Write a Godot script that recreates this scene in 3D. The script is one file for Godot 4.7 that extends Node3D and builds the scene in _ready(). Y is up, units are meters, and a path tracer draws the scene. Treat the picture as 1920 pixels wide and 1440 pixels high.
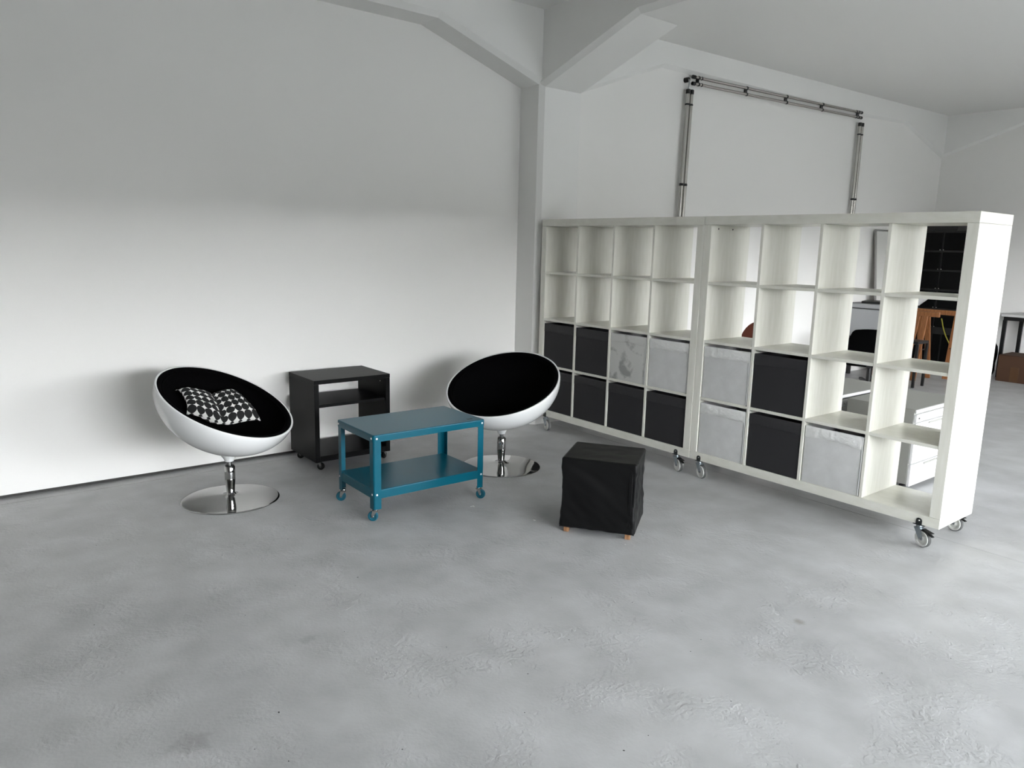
extends Node3D

# ---------------------------------------------------------------- mesh helper
class MB:
	var v := PackedVector3Array()
	var n := PackedVector3Array()
	var uv := PackedVector2Array()
	var uv2 := PackedVector2Array()
	var idx := PackedInt32Array()

	func vert(p: Vector3, nn: Vector3, t: Vector2 = Vector2.ZERO) -> int:
		v.append(p)
		n.append(nn)
		uv.append(t)
		return v.size() - 1

	func tri_i(a: int, b: int, c: int) -> void:
		var g := (v[c] - v[a]).cross(v[b] - v[a])
		if g.length_squared() < 1e-18:
			return
		if g.dot(n[a] + n[b] + n[c]) < 0.0:
			idx.append_array(PackedInt32Array([a, c, b]))
		else:
			idx.append_array(PackedInt32Array([a, b, c]))

	func quad_i(a: int, b: int, c: int, d: int) -> void:
		tri_i(a, b, c)
		tri_i(a, c, d)

	# flat polygon face, corners in order, outward normal given or derived
	func face(pts: Array, out: Vector3) -> void:
		var ids := []
		for k in pts.size():
			ids.append(vert(pts[k], out, Vector2(pts[k].x, pts[k].y)))
		for k in range(1, pts.size() - 1):
			tri_i(ids[0], ids[k], ids[k + 1])

	# box with rounded (chamfered, smooth-shaded) edges
	func box(c: Vector3, size: Vector3, b := 0.002, basis := Basis.IDENTITY) -> void:
		var h := size * 0.5
		b = minf(b, minf(h.x, minf(h.y, h.z)) * 0.98)
		var id := {}
		for sx in [-1, 1]:
			for sy in [-1, 1]:
				for sz in [-1, 1]:
					for k in 3:
						var s := Vector3(sx, sy, sz)
						var p := Vector3.ZERO
						var nn := Vector3.ZERO
						for j in 3:
							p[j] = s[j] * (h[j] - (0.0 if j == k else b))
						nn[k] = s[k]
						id[[sx, sy, sz, k]] = vert(c + basis * p, basis * nn)
		for k in 3:
			var i := (k + 1) % 3
			var j := (k + 2) % 3
			for s in [-1, 1]:
				var q := []
				for t in [[-1, -1], [1, -1], [1, 1], [-1, 1]]:
					var key := [0, 0, 0, k]
					key[k] = s
					key[i] = t[0]
					key[j] = t[1]
					q.append(id[key])
				quad_i(q[0], q[1], q[2], q[3])
			# edges parallel to axis k
			for si in [-1, 1]:
				for sj in [-1, 1]:
					var a := [0, 0, 0, i]
					a[i] = si
					a[j] = sj
					a[k] = -1
					var a2 := a.duplicate()
					a2[k] = 1
					var d := a.duplicate()
					d[3] = j
					var d2 := a2.duplicate()
					d2[3] = j
					quad_i(id[a], id[a2], id[d2], id[d])
		for sx in [-1, 1]:
			for sy in [-1, 1]:
				for sz in [-1, 1]:
					tri_i(id[[sx, sy, sz, 0]], id[[sx, sy, sz, 1]], id[[sx, sy, sz, 2]])

	# profile of (radius, height) points turned round Y of xf
	func lathe(prof: Array, segs := 32, xf := Transform3D.IDENTITY, split := 0.75) -> void:
		var m := prof.size()
		var sn := []
		for k in m - 1:
			var d: Vector2 = (prof[k + 1] - prof[k])
			sn.append(Vector2(d.y, -d.x).normalized() if d.length() > 1e-9 else Vector2(1, 0))
		for k in m - 1:
			var n0: Vector2 = sn[k]
			var n1: Vector2 = sn[k]
			if k > 0 and sn[k - 1].dot(sn[k]) > split:
				n0 = (sn[k - 1] + sn[k]).normalized()
			if k < m - 2 and sn[k + 1].dot(sn[k]) > split:
				n1 = (sn[k + 1] + sn[k]).normalized()
			var prev := []
			for s in segs + 1:
				var a := TAU * s / segs
				var ca := cos(a)
				var sa := sin(a)
				var p0: Vector2 = prof[k]
				var p1: Vector2 = prof[k + 1]
				var i0 := vert(xf * Vector3(p0.x * ca, p0.y, p0.x * sa), (xf.basis * Vector3(n0.x * ca, n0.y, n0.x * sa)).normalized(), Vector2(float(s) / segs, p0.y))
				var i1 := vert(xf * Vector3(p1.x * ca, p1.y, p1.x * sa), (xf.basis * Vector3(n1.x * ca, n1.y, n1.x * sa)).normalized(), Vector2(float(s) / segs, p1.y))
				if s > 0:
					quad_i(prev[0], i0, i1, prev[1])
				prev = [i0, i1]

	# straight round bar with end caps
	func rod(a: Vector3, b: Vector3, r: float, segs := 14) -> void:
		var d := b - a
		var y := d.normalized()
		var x := y.cross(Vector3.UP if absf(y.y) < 0.9 else Vector3.RIGHT).normalized()
		var z := x.cross(y)
		var e := minf(r * 0.2, d.length() * 0.2)
		lathe([Vector2(0, d.length()), Vector2(r - e, d.length()), Vector2(r, d.length() - e), Vector2(r, e), Vector2(r - e, 0), Vector2(0, 0)], segs, Transform3D(Basis(x, y, z), a), 0.8)

	# round bar along a path
	func tube(path: Array, r: float, segs := 10) -> void:
		var up := Vector3.UP
		var rings := []
		for k in path.size():
			var t: Vector3 = (path[mini(k + 1, path.size() - 1)] - path[maxi(k - 1, 0)]).normalized()
			if absf(t.dot(up)) > 0.95:
				up = Vector3.RIGHT if absf(t.x) < 0.9 else Vector3.BACK
			var x := t.cross(up).normalized()
			up = x.cross(t).normalized()
			var ring := []
			for s in segs:
				var a := TAU * s / segs
				var nn := x * cos(a) + up * sin(a)
				ring.append(vert(path[k] + nn * r, nn))
			rings.append(ring)
			if k > 0:
				for s in segs:
					quad_i(rings[k - 1][s], rings[k - 1][(s + 1) % segs], ring[(s + 1) % segs], ring[s])
		for e in [0, path.size() - 1]:
			var t: Vector3 = (path[0] - path[1]).normalized() if e == 0 else (path[-1] - path[-2]).normalized()
			var pts := []
			for i in rings[e]:
				pts.append(v[i])
			face(pts, t)

	# skin between rings of equal size, flat shaded, polygons capped at both ends
	func loft(layers: Array) -> void:
		var m: int = layers[0].size()
		var mid := Vector3.ZERO
		for l in layers:
			for p in l:
				mid += p / (layers.size() * m)
		for k in layers.size() - 1:
			for i in m:
				var a: Vector3 = layers[k][i]
				var b: Vector3 = layers[k][(i + 1) % m]
				var c: Vector3 = layers[k + 1][(i + 1) % m]
				var d: Vector3 = layers[k + 1][i]
				var g := (c - a).cross(d - b)
				if g.length() < 1e-9:
					continue
				g = g.normalized()
				face([a, b, c, d], g if sgn < 0 else -g)
		for e in [0, layers.size() - 1]:
			var l: Array = layers[e]
			var out: Vector3 = (layers[0][0] - layers[1][0]) if e == 0 else (layers[-1][0] - layers[-2][0])
			var g := Vector3.ZERO
			for i in m:
				g += l[i].cross(l[(i + 1) % m])
			g = g.normalized()
			if g.dot(out) < 0:
				g = -g
			var x := g.cross(Vector3.UP if absf(g.y) < 0.9 else Vector3.RIGHT).normalized()
			var y := g.cross(x)
			var flat := PackedVector2Array()
			for p in l:
				flat.append(Vector2(p.dot(x), p.dot(y)))
			var ids := []
			for p in l:
				ids.append(vert(p, g))
			var t := Geometry2D.triangulate_polygon(flat)
			for q in range(0, t.size(), 3):
				tri_i(ids[t[q]], ids[t[q + 1]], ids[t[q + 2]])
	var sgn := 1

	# recompute smooth normals by joining equal positions
	func smooth() -> void:
		var acc := {}
		var keys := []
		for p in v:
			keys.append(Vector3i((p * 20000.0).round()))
		for t in range(0, idx.size(), 3):
			var g := (v[idx[t + 2]] - v[idx[t]]).cross(v[idx[t + 1]] - v[idx[t]])
			for k in 3:
				var key: Vector3i = keys[idx[t + k]]
				acc[key] = acc.get(key, Vector3.ZERO) + g
		for i in v.size():
			var g: Vector3 = acc.get(keys[i], n[i])
			if g.length() > 1e-12:
				n[i] = g.normalized()

	# cushion-like box: rounded, subdivided, each point moved by f(point, normal) -> point
	func soft_box(size: Vector3, r: float, div: int, f: Callable) -> void:
		var h := size * 0.5
		for k in 3:
			var i := (k + 1) % 3
			var j := (k + 2) % 3
			for s in [-1, 1]:
				var grid := []
				for a in div + 1:
					var row := []
					for b in div + 1:
						var p := Vector3.ZERO
						p[k] = s * h[k]
						# finer near the edges
						p[i] = h[i] * sin((2.0 * a / div - 1.0) * PI * 0.5)
						p[j] = h[j] * sin((2.0 * b / div - 1.0) * PI * 0.5)
						var inner := Vector3(clampf(p.x, -h.x + r, h.x - r), clampf(p.y, -h.y + r, h.y - r), clampf(p.z, -h.z + r, h.z - r))
						var d := p - inner
						var nn := d.normalized()
						var q := inner + nn * r
						row.append(vert(f.call(q, nn), nn))
					grid.append(row)
				for a in div:
					for b in div:
						quad_i(grid[a][b], grid[a + 1][b], grid[a + 1][b + 1], grid[a][b + 1])
		smooth()

	func mesh() -> ArrayMesh:
		var arr := []
		arr.resize(Mesh.ARRAY_MAX)
		arr[Mesh.ARRAY_VERTEX] = v
		arr[Mesh.ARRAY_NORMAL] = n
		arr[Mesh.ARRAY_TEX_UV] = uv
		if uv2.size() == v.size():
			arr[Mesh.ARRAY_TEX_UV2] = uv2
		arr[Mesh.ARRAY_INDEX] = idx
		var m := ArrayMesh.new()
		m.add_surface_from_arrays(Mesh.PRIMITIVE_TRIANGLES, arr)
		return m


# ---------------------------------------------------------------- object helpers
var taken := {}

func numbered(called: String) -> String:
	if not taken.has(called):
		taken[called] = 0
		return called
	taken[called] += 1
	return "%s_%03d" % [called, taken[called]]

func thing(called: String, label: String, category: String, at := Vector3.ZERO, turn := 0.0, group := "") -> Node3D:
	var o := Node3D.new()
	o.name = numbered(called)
	add_child(o)
	o.position = at
	o.rotation.y = turn
	o.set_meta("label", label)
	o.set_meta("category", category)
	if group:
		o.set_meta("group", group)
	return o

func part(called: String, mb: MB, m: Material, parent: Node3D, xf := Transform3D.IDENTITY) -> MeshInstance3D:
	return part_mesh(called, mb.mesh(), m, parent, xf)

func part_mesh(called: String, mesh: Mesh, m: Material, parent: Node3D, xf := Transform3D.IDENTITY) -> MeshInstance3D:
	var o := MeshInstance3D.new()
	o.name = called
	o.mesh = mesh
	o.material_override = m
	o.transform = xf
	parent.add_child(o, true)
	return o

func struct(called: String, mb: MB, m: Material) -> MeshInstance3D:
	var o := MeshInstance3D.new()
	o.name = numbered(called)
	o.mesh = mb.mesh()
	o.material_override = m
	add_child(o)
	o.set_meta("kind", "structure")
	return o

func bx(c: Vector3, size: Vector3, b := 0.002) -> MB:
	var m := MB.new()
	m.box(c, size, b)
	return m

func std(color: Color, rough: float, metal := 0.0) -> StandardMaterial3D:
	var m := StandardMaterial3D.new()
	m.albedo_color = color
	m.roughness = rough
	m.metallic = metal
	return m

func noise(seed_: int, freq: float, octaves := 4, type := FastNoiseLite.TYPE_SIMPLEX_SMOOTH) -> FastNoiseLite:
	var n := FastNoiseLite.new()
	n.seed = seed_
	n.frequency = freq
	n.noise_type = type
	n.fractal_octaves = octaves
	return n

func seamless(n: FastNoiseLite, w: int, h: int) -> Image:
	return n.get_seamless_image(w, h, false, false, 0.12, true)

# triplanar tile: size in metres of one repeat
func triplanar(m: StandardMaterial3D, metres: Vector3, world := true) -> void:
	m.uv1_triplanar = true
	m.uv1_world_triplanar = world
	m.uv1_scale = Vector3(1.0 / metres.x, 1.0 / metres.y, 1.0 / metres.z)
	m.uv1_triplanar_sharpness = 8.0

func tone_texture(img: Image, lo: Color, hi: Color) -> ImageTexture:
	# maps a grey noise image to a range of colours
	var src := img.duplicate()
	src.convert(Image.FORMAT_L8)
	var d: PackedByteArray = src.get_data()
	var out := PackedByteArray()
	out.resize(d.size() * 3)
	var lut := []
	for i in 256:
		var c := lo.lerp(hi, i / 255.0)
		lut.append([int(c.r * 255), int(c.g * 255), int(c.b * 255)])
	for i in d.size():
		var l: Array = lut[d[i]]
		out[i * 3] = l[0]
		out[i * 3 + 1] = l[1]
		out[i * 3 + 2] = l[2]
	return ImageTexture.create_from_image(Image.create_from_data(src.get_width(), src.get_height(), false, Image.FORMAT_RGB8, out))

func relief(m: StandardMaterial3D, img: Image, centimetres: float) -> void:
	m.heightmap_enabled = true
	m.heightmap_texture = ImageTexture.create_from_image(img)
	m.heightmap_scale = centimetres

# ---------------------------------------------------------------- materials
var M := {}

func make_materials() -> void:
	# painted plaster walls and ceiling
	var wall := std(Color(0.93, 0.925, 0.91), 0.75)
	M.wall = wall
	var concrete_paint := std(Color(0.92, 0.918, 0.905), 0.7)
	M.paint = concrete_paint

	# floor: screed painted grey; trowel ripples as relief, blotches, stains
	var fl := std(Color(0.745, 0.745, 0.745), 0.42)
	fl.metallic_specular = 0.4
	var rn := noise(21, 0.022, 3)
	rn.domain_warp_enabled = true
	rn.domain_warp_amplitude = 60.0
	rn.domain_warp_frequency = 0.006
	rn.fractal_type = FastNoiseLite.FRACTAL_RIDGED
	var ripple := seamless(rn, 1024, 1024)
	ripple.convert(Image.FORMAT_L8)
	var fine := seamless(noise(22, 0.11, 3), 1024, 1024)
	fine.convert(Image.FORMAT_L8)
	var zone := seamless(noise(23, 0.0045, 3), 1024, 1024)
	zone.convert(Image.FORMAT_L8)
	var rb := ripple.get_data()
	var fb := fine.get_data()
	var zb := zone.get_data()
	var hb := PackedByteArray()
	hb.resize(rb.size())
	for i in rb.size():
		var z := clampf((zb[i] - 95.0) / 80.0, 0.08, 1.0)
		hb[i] = clampi(int(128.0 + (rb[i] - 128.0) * 0.62 * z + (fb[i] - 128.0) * (0.12 + 0.22 * z)), 0, 255)
	relief(fl, Image.create_from_data(1024, 1024, false, Image.FORMAT_L8, hb), 0.36)
	fl.albedo_texture = tone_texture(seamless(noise(24, 0.006, 6), 1024, 1024), Color(0.88, 0.88, 0.875), Color(1, 1, 1))
	# large blotches, a few stains and scuffs over the whole floor
	var dw := 1024
	var det := Image.create(dw, dw, false, Image.FORMAT_RGBA8)
	var nb := noise(25, 0.55, 5)
	var nw := noise(26, 2.2, 3)
	var x0 := -3.6
	var z0 := -7.2
	var sx := 9.9
	var sz := 14.0
	var stains := [[-0.645, 3.247, 0.05, 0.28, Color(0.30, 0.27, 0.25)], [-0.014, 1.185, 0.022, 0.5, Color(0.42, 0.36, 0.27)], [-0.989, 2.755, 0.03, 0.22, Color(0.28, 0.27, 0.26)], [0.05, 1.50, 0.05, 0.2, Color(0.45, 0.42, 0.38)], [0.30, 1.08, 0.09, 0.16, Color(0.4, 0.39, 0.37)]]
	for py in dw:
		for px in dw:
			var wx := x0 + sx * (px + 0.5) / dw
			var wz := z0 + sz * (py + 0.5) / dw
			var b := nb.get_noise_2d(wx, wz * 1.25)
			var a := clampf(absf(b) * 0.24, 0.0, 0.15)
			var c := Color(0.40, 0.405, 0.41, a) if b < 0.0 else Color(0.84, 0.84, 0.83, a * 0.8)
			for s in stains:
				var q: float = Vector2(wx - s[0], wz - s[1]).length() / s[2] + nw.get_noise_2d(wx * 9.0, wz * 9.0) * 0.8
				if q < 1.0:
					c = Color(s[4].r, s[4].g, s[4].b, s[3] * (1.0 - maxf(q, 0.0) * 0.5))
			det.set_pixel(px, py, c)
	fl.detail_enabled = true
	fl.detail_blend_mode = BaseMaterial3D.BLEND_MODE_MIX
	fl.detail_uv_layer = BaseMaterial3D.DETAIL_UV_2
	fl.detail_albedo = ImageTexture.create_from_image(det)
	M.floor = fl
	M.joint = std(Color(0.26, 0.26, 0.25), 0.9)
	M.sky_block_grey = std(Color(0.45, 0.44, 0.43), 0.9)  # for the added block outside that hides the lowest sky
	M.asphalt = std(Color(0.36, 0.36, 0.355), 0.9)

	# white laminate of the shelving, faint grain along the boards
	var lam := std(Color(0.905, 0.90, 0.865), 0.34)
	triplanar(lam, Vector3(0.7, 3.2, 0.7))
	lam.albedo_texture = tone_texture(seamless(noise(31, 0.05, 4), 512, 256), Color(0.95, 0.95, 0.935), Color(1, 1, 1))
	M.laminate = lam
	var lam_l := std(Color(0.905, 0.90, 0.865), 0.30)
	triplanar(lam_l, Vector3(3.2, 0.7, 0.7))
	lam_l.albedo_texture = lam.albedo_texture
	M.laminate_long = lam_l

	# fabric of the storage boxes
	var weave := seamless(noise(41, 0.2, 2), 256, 256)
	var gb := std(Color(0.135, 0.132, 0.142), 0.8)
	triplanar(gb, Vector3(0.12, 0.12, 0.12), false)
	relief(gb, weave, 0.02)
	M.box_dark = gb
	var lb := std(Color(0.82, 0.82, 0.815), 0.5)
	triplanar(lb, Vector3(0.35, 0.35, 0.35), false)
	relief(lb, seamless(noise(42, 0.02, 4), 256, 256), 0.12)
	lb.albedo_texture = tone_texture(seamless(noise(43, 0.012, 4), 256, 256), Color(0.95, 0.95, 0.95), Color(1, 1, 1))
	M.box_light = lb
	var lf := std(Color(0.88, 0.88, 0.87), 0.34)
	triplanar(lf, Vector3(0.25, 0.25, 0.25), false)
	relief(lf, seamless(noise(44, 0.025, 4), 256, 256), 0.3)
	M.flap_light = lf
	M.flap_dark = std(Color(0.15, 0.147, 0.157), 0.7)
	triplanar(M.flap_dark, Vector3(0.25, 0.25, 0.25), false)
	relief(M.flap_dark, seamless(noise(45, 0.025, 4), 256, 256), 0.15)
	var worn := std(Color(0.78, 0.78, 0.765), 0.6)
	triplanar(worn, Vector3(0.42, 0.42, 0.42), false)
	var wi := seamless(noise(46, 0.009, 6), 256, 256)
	wi.convert(Image.FORMAT_L8)
	var wd := wi.get_data()
	for i in wd.size():
		wd[i] = int(255.0 - clampf((105.0 - wd[i]) * 1.1, 0.0, 70.0))
	worn.albedo_texture = tone_texture(Image.create_from_data(256, 256, false, Image.FORMAT_L8, wd), Color(0.1, 0.1, 0.1), Color(1, 1, 1))
	relief(worn, wi, 0.12)
	M.box_worn = worn
	M.white_plastic = std(Color(0.9, 0.9, 0.89), 0.35)

	# metals and plastics
	M.chrome = std(Color(0.67, 0.67, 0.665), 0.06, 1.0)
	M.zinc = std(Color(0.62, 0.65, 0.67), 0.32, 1.0)
	M.bracket = std(Color(0.17, 0.18, 0.18), 0.5, 0.4)
	M.rubber = std(Color(0.30, 0.30, 0.295), 0.7)
	M.wheel_white = std(Color(0.90, 0.90, 0.88), 0.35)
	M.black_plastic = std(Color(0.028, 0.028, 0.03), 0.45)
	M.alu = std(Color(0.72, 0.71, 0.69), 0.22, 1.0)
	M.shell = std(Color(0.90, 0.905, 0.90), 0.12)
	M.shell.clearcoat_enabled = true
	M.shell.clearcoat = 0.6
	M.shell.clearcoat_roughness = 0.04
	M.black_cloth = std(Color(0.022, 0.022, 0.024), 0.9)
	M.black_cloth.metallic_specular = 0.1
	triplanar(M.black_cloth, Vector3(0.15, 0.15, 0.15), false)
	relief(M.black_cloth, weave, 0.03)
	var bw := std(Color(0.036, 0.036, 0.038), 0.42)
	bw.metallic_specular = 0.22
	triplanar(bw, Vector3(0.3, 0.3, 1.6))
	bw.albedo_texture = tone_texture(seamless(noise(51, 0.04, 4), 256, 256), Color(0.75, 0.75, 0.75), Color(1, 1, 1))
	M.black_wood = bw
	M.teal = std(Color(0.0, 0.315, 0.385), 0.3)
	M.teal.metallic_specular = 0.35
	M.teal.clearcoat_enabled = true
	M.teal.clearcoat = 0.05
	M.teal.clearcoat_roughness = 0.15
	M.teal_rubber = std(Color(0.05, 0.33, 0.40), 0.5)
	M.steel = std(Color(0.75, 0.75, 0.74), 0.25, 1.0)
	var le := std(Color(0.024, 0.025, 0.027), 0.42)
	le.metallic_specular = 0.35
	triplanar(le, Vector3(0.16, 0.16, 0.16), false)
	relief(le, seamless(noise(52, 0.09, 3), 256, 256), 0.03)
	M.leather = le
	var wood := std(Color(0.68, 0.52, 0.38), 0.6)
	triplanar(wood, Vector3(0.12, 1.2, 0.12), false)
	wood.albedo_texture = tone_texture(seamless(noise(53, 0.03, 4), 256, 256), Color(0.72, 0.66, 0.58), Color(1, 1, 1))
	M.wood = wood
	var pine := wood.duplicate()
	pine.albedo_color = Color(0.60, 0.40, 0.235)
	M.pine = pine
	M.grey_steel = std(Color(0.60, 0.60, 0.575), 0.5)
	M.white_steel = std(Color(0.90, 0.90, 0.90), 0.35)
	M.grey_plastic = std(Color(0.60, 0.605, 0.61), 0.5)
	M.board_white = std(Color(0.82, 0.82, 0.80), 0.3)
	M.frame_alu = std(Color(0.60, 0.60, 0.59), 0.4, 0.7)
	M.cardboard = std(Color(0.25, 0.155, 0.085), 0.85)
	M.tape = std(Color(0.30, 0.205, 0.125), 0.4)
	M.desk_top = std(Color(0.75, 0.75, 0.74), 0.5)
	M.red_cloth = std(Color(0.50, 0.26, 0.20), 0.85)
	M.yellow = std(Color(0.52, 0.50, 0.12), 0.5)
	M.label_paper = std(Color(0.75, 0.77, 0.76), 0.7)
	M.label_ink = std(Color(0.2, 0.2, 0.2), 0.7)

	# cushion cover: black discs on off-white that leave pinched white stars
	var pi := Image.create(512, 512, false, Image.FORMAT_RGB8)
	for y in 512:
		for x in 512:
			var p := Vector2(x, y) / 64.0
			var c := Vector2(roundf(p.x - 0.5) + 0.5, roundf(p.y - 0.5) + 0.5)
			var d := (p - c)
			var black := Vector2(d.x, d.y).length() < 0.502
			pi.set_pixel(x, y, Color(0.035, 0.035, 0.035) if black else Color(0.86, 0.86, 0.84))
	var pm := std(Color(1, 1, 1), 0.85)
	pm.albedo_texture = ImageTexture.create_from_image(pi)
	M.cushion = pm

# ---------------------------------------------------------------- builders
const CELL := 0.335
const BOARD := 0.0167
const FRAME := 0.05
const SHELF := 1.49
const CASTER_H := 0.108

func caster(parent: Node3D, at: Vector3, turn: float, brake: bool, front: int) -> void:
	# at: floor point under the swivel; the wheel trails towards local +x, its axle along local z
	var xf := Transform3D(Basis(Vector3.UP, turn), at)
	var fk := MB.new()
	fk.lathe([Vector2(0, 0.104), Vector2(0.014, 0.104), Vector2(0.015, 0.102), Vector2(0.015, 0.094), Vector2(0.019, 0.093), Vector2(0.019, 0.090), Vector2(0, 0.090)], 20)
	fk.box(Vector3(0.004, 0.0885, 0), Vector3(0.045, 0.005, 0.037), 0.002)
	for s in [-1, 1]:
		fk.sgn = 1
		var lay := []
		for o in [0.0155, 0.0180]:
			lay.append([Vector3(-0.017, 0.090, s * o), Vector3(0.024, 0.090, s * o), Vector3(0.036, 0.050, s * o), Vector3(0.036, 0.037, s * o), Vector3(0.020, 0.037, s * o), Vector3(0.006, 0.056, s * o)])
		fk.loft(lay)
	var c := part("caster", fk, M.zinc, parent, xf)
	var w := MB.new()
	var wx := Transform3D(Basis(Vector3.RIGHT, PI / 2) * Basis.from_scale(Vector3(1.13, 1.0, 1.13)), Vector3(0.028, 0.0424, 0))
	w.lathe([Vector2(0, 0.010), Vector2(0.008, 0.011), Vector2(0.010, 0.009), Vector2(0.020, 0.006), Vector2(0.024, 0.007), Vector2(0.0265, 0.012), Vector2(0.0325, 0.0125), Vector2(0.034, 0.011), Vector2(0.034, -0.011), Vector2(0.0325, -0.0125), Vector2(0.0265, -0.012), Vector2(0.024, -0.007), Vector2(0.020, -0.006), Vector2(0.010, -0.009), Vector2(0.008, -0.011), Vector2(0, -0.010)], 32, wx)
	part("wheel", w, M.wheel_white, c)
	var t := MB.new()
	t.lathe([Vector2(0.0335, 0.0105), Vector2(0.0362, 0.0085), Vector2(0.0375, 0.004), Vector2(0.0375, -0.004), Vector2(0.0362, -0.0085), Vector2(0.0335, -0.0105)], 32, wx)
	part("tyre", t, M.rubber, c)
	var a := MB.new()
	a.rod(Vector3(0.028, 0.0424, -0.021), Vector3(0.028, 0.0424, 0.021), 0.0045, 12)
	part("axle", a, M.chrome, c)
	# angle bracket screwed to the face of the shelf above (kept square to the shelf)
	if front != 0:
		var b := MB.new()
		var inv := Basis(Vector3.UP, -turn)
		var lay := []
		for o in [0.0, 0.003]:
			var ring := []
			for q in [[-0.014, 0.104], [0.014, 0.104], [0.014, 0.128], [0.0115, 0.1355], [0.006, 0.140], [-0.006, 0.140], [-0.0115, 0.1355], [-0.014, 0.128]]:
				ring.append(inv * Vector3(q[0], q[1], front * (0.0 + o) - at.z + (0.0005 * front if front > 0 else -0.39 - 0.0005)))
			lay.append(ring)
		b.loft(lay)
		b.box(inv * Vector3(0, 0.1055, -0.004 * front), Vector3(0.056, 0.003, 0.036), 0.001, inv)
		part("bracket", b, M.bracket, c)
		var sc := MB.new()
		sc.lathe([Vector2(0, 0.0022), Vector2(0.003, 0.0018), Vector2(0.0045, 0.0)], 10, Transform3D(inv * Basis(Vector3.RIGHT, front * PI / 2), inv * Vector3(0, 0.128, front * 0.0032 - at.z + (0.0005 * front if front > 0 else -0.39))))
		part("screw", sc, M.steel, c)
	if brake:
		var p := MB.new()
		p.box(Vector3(0.052, 0.0865, 0), Vector3(0.052, 0.004, 0.026), 0.0015, Basis(Vector3.BACK, -0.12))
		p.box(Vector3(0.070, 0.0735, 0), Vector3(0.030, 0.005, 0.016), 0.0015, Basis(Vector3.BACK, -0.35))
		part("brake_pedal", p, M.black_plastic, c)

func cell_pos(col: int, row: int) -> Vector3:
	# bottom centre front of a cell in shelf coordinates
	return Vector3(-SHELF + FRAME + col * (CELL + BOARD) + CELL * 0.5, CASTER_H + SHELF - FRAME - row * (CELL + BOARD) - CELL, 0)

func shelf_unit(label: String, at: Vector3, turn: float, holes: Array) -> Node3D:
	var t := thing("cube_shelf", label, "shelf", at, turn)
	var y0 := CASTER_H
	part("bottom_board", bx(Vector3(-SHELF / 2, y0 + FRAME / 2, -0.195), Vector3(SHELF, FRAME, 0.39), 0.0012), M.laminate_long, t)
	part("top_board", bx(Vector3(-SHELF / 2, y0 + SHELF - FRAME / 2, -0.195), Vector3(SHELF, FRAME, 0.39), 0.0012), M.laminate_long, t)
	for s in [0, 1]:
		part("side_board", bx(Vector3(-FRAME / 2 - s * (SHELF - FRAME), y0 + SHELF / 2, -0.195), Vector3(FRAME, SHELF - 2 * FRAME - 0.0012, 0.3885), 0.0012), M.laminate, t)
	var hgt := SHELF - 2 * FRAME - 0.001
	for i in 3:
		var x := -SHELF + FRAME + (i + 1) * CELL + (i + 0.5) * BOARD
		part("divider", bx(Vector3(x, y0 + SHELF / 2, -0.1955), Vector3(BOARD, hgt, 0.384), 0.0008), M.laminate, t)
	for c in 4:
		for r in 3:
			var p := cell_pos(c, r)
			part("shelf_board", bx(Vector3(p.x, p.y - BOARD / 2, -0.1955), Vector3(CELL - 0.0006, BOARD, 0.383), 0.0008), M.laminate_long, t)
	# drilled holes beside the top of the side boards (dowel caps)
	for h in holes:
		var d := MB.new()
		d.lathe([Vector2(0, 0.0008), Vector2(0.0045, 0.0008), Vector2(0.005, 0.0)], 10, Transform3D(Basis(Vector3.BACK, -PI / 2), Vector3(-SHELF + FRAME + h[0] * (CELL + BOARD) + 0.0001, y0 + SHELF - FRAME - 0.022, h[1])))
		part("dowel_cap", d, M.black_plastic, t)
	return t

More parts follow.
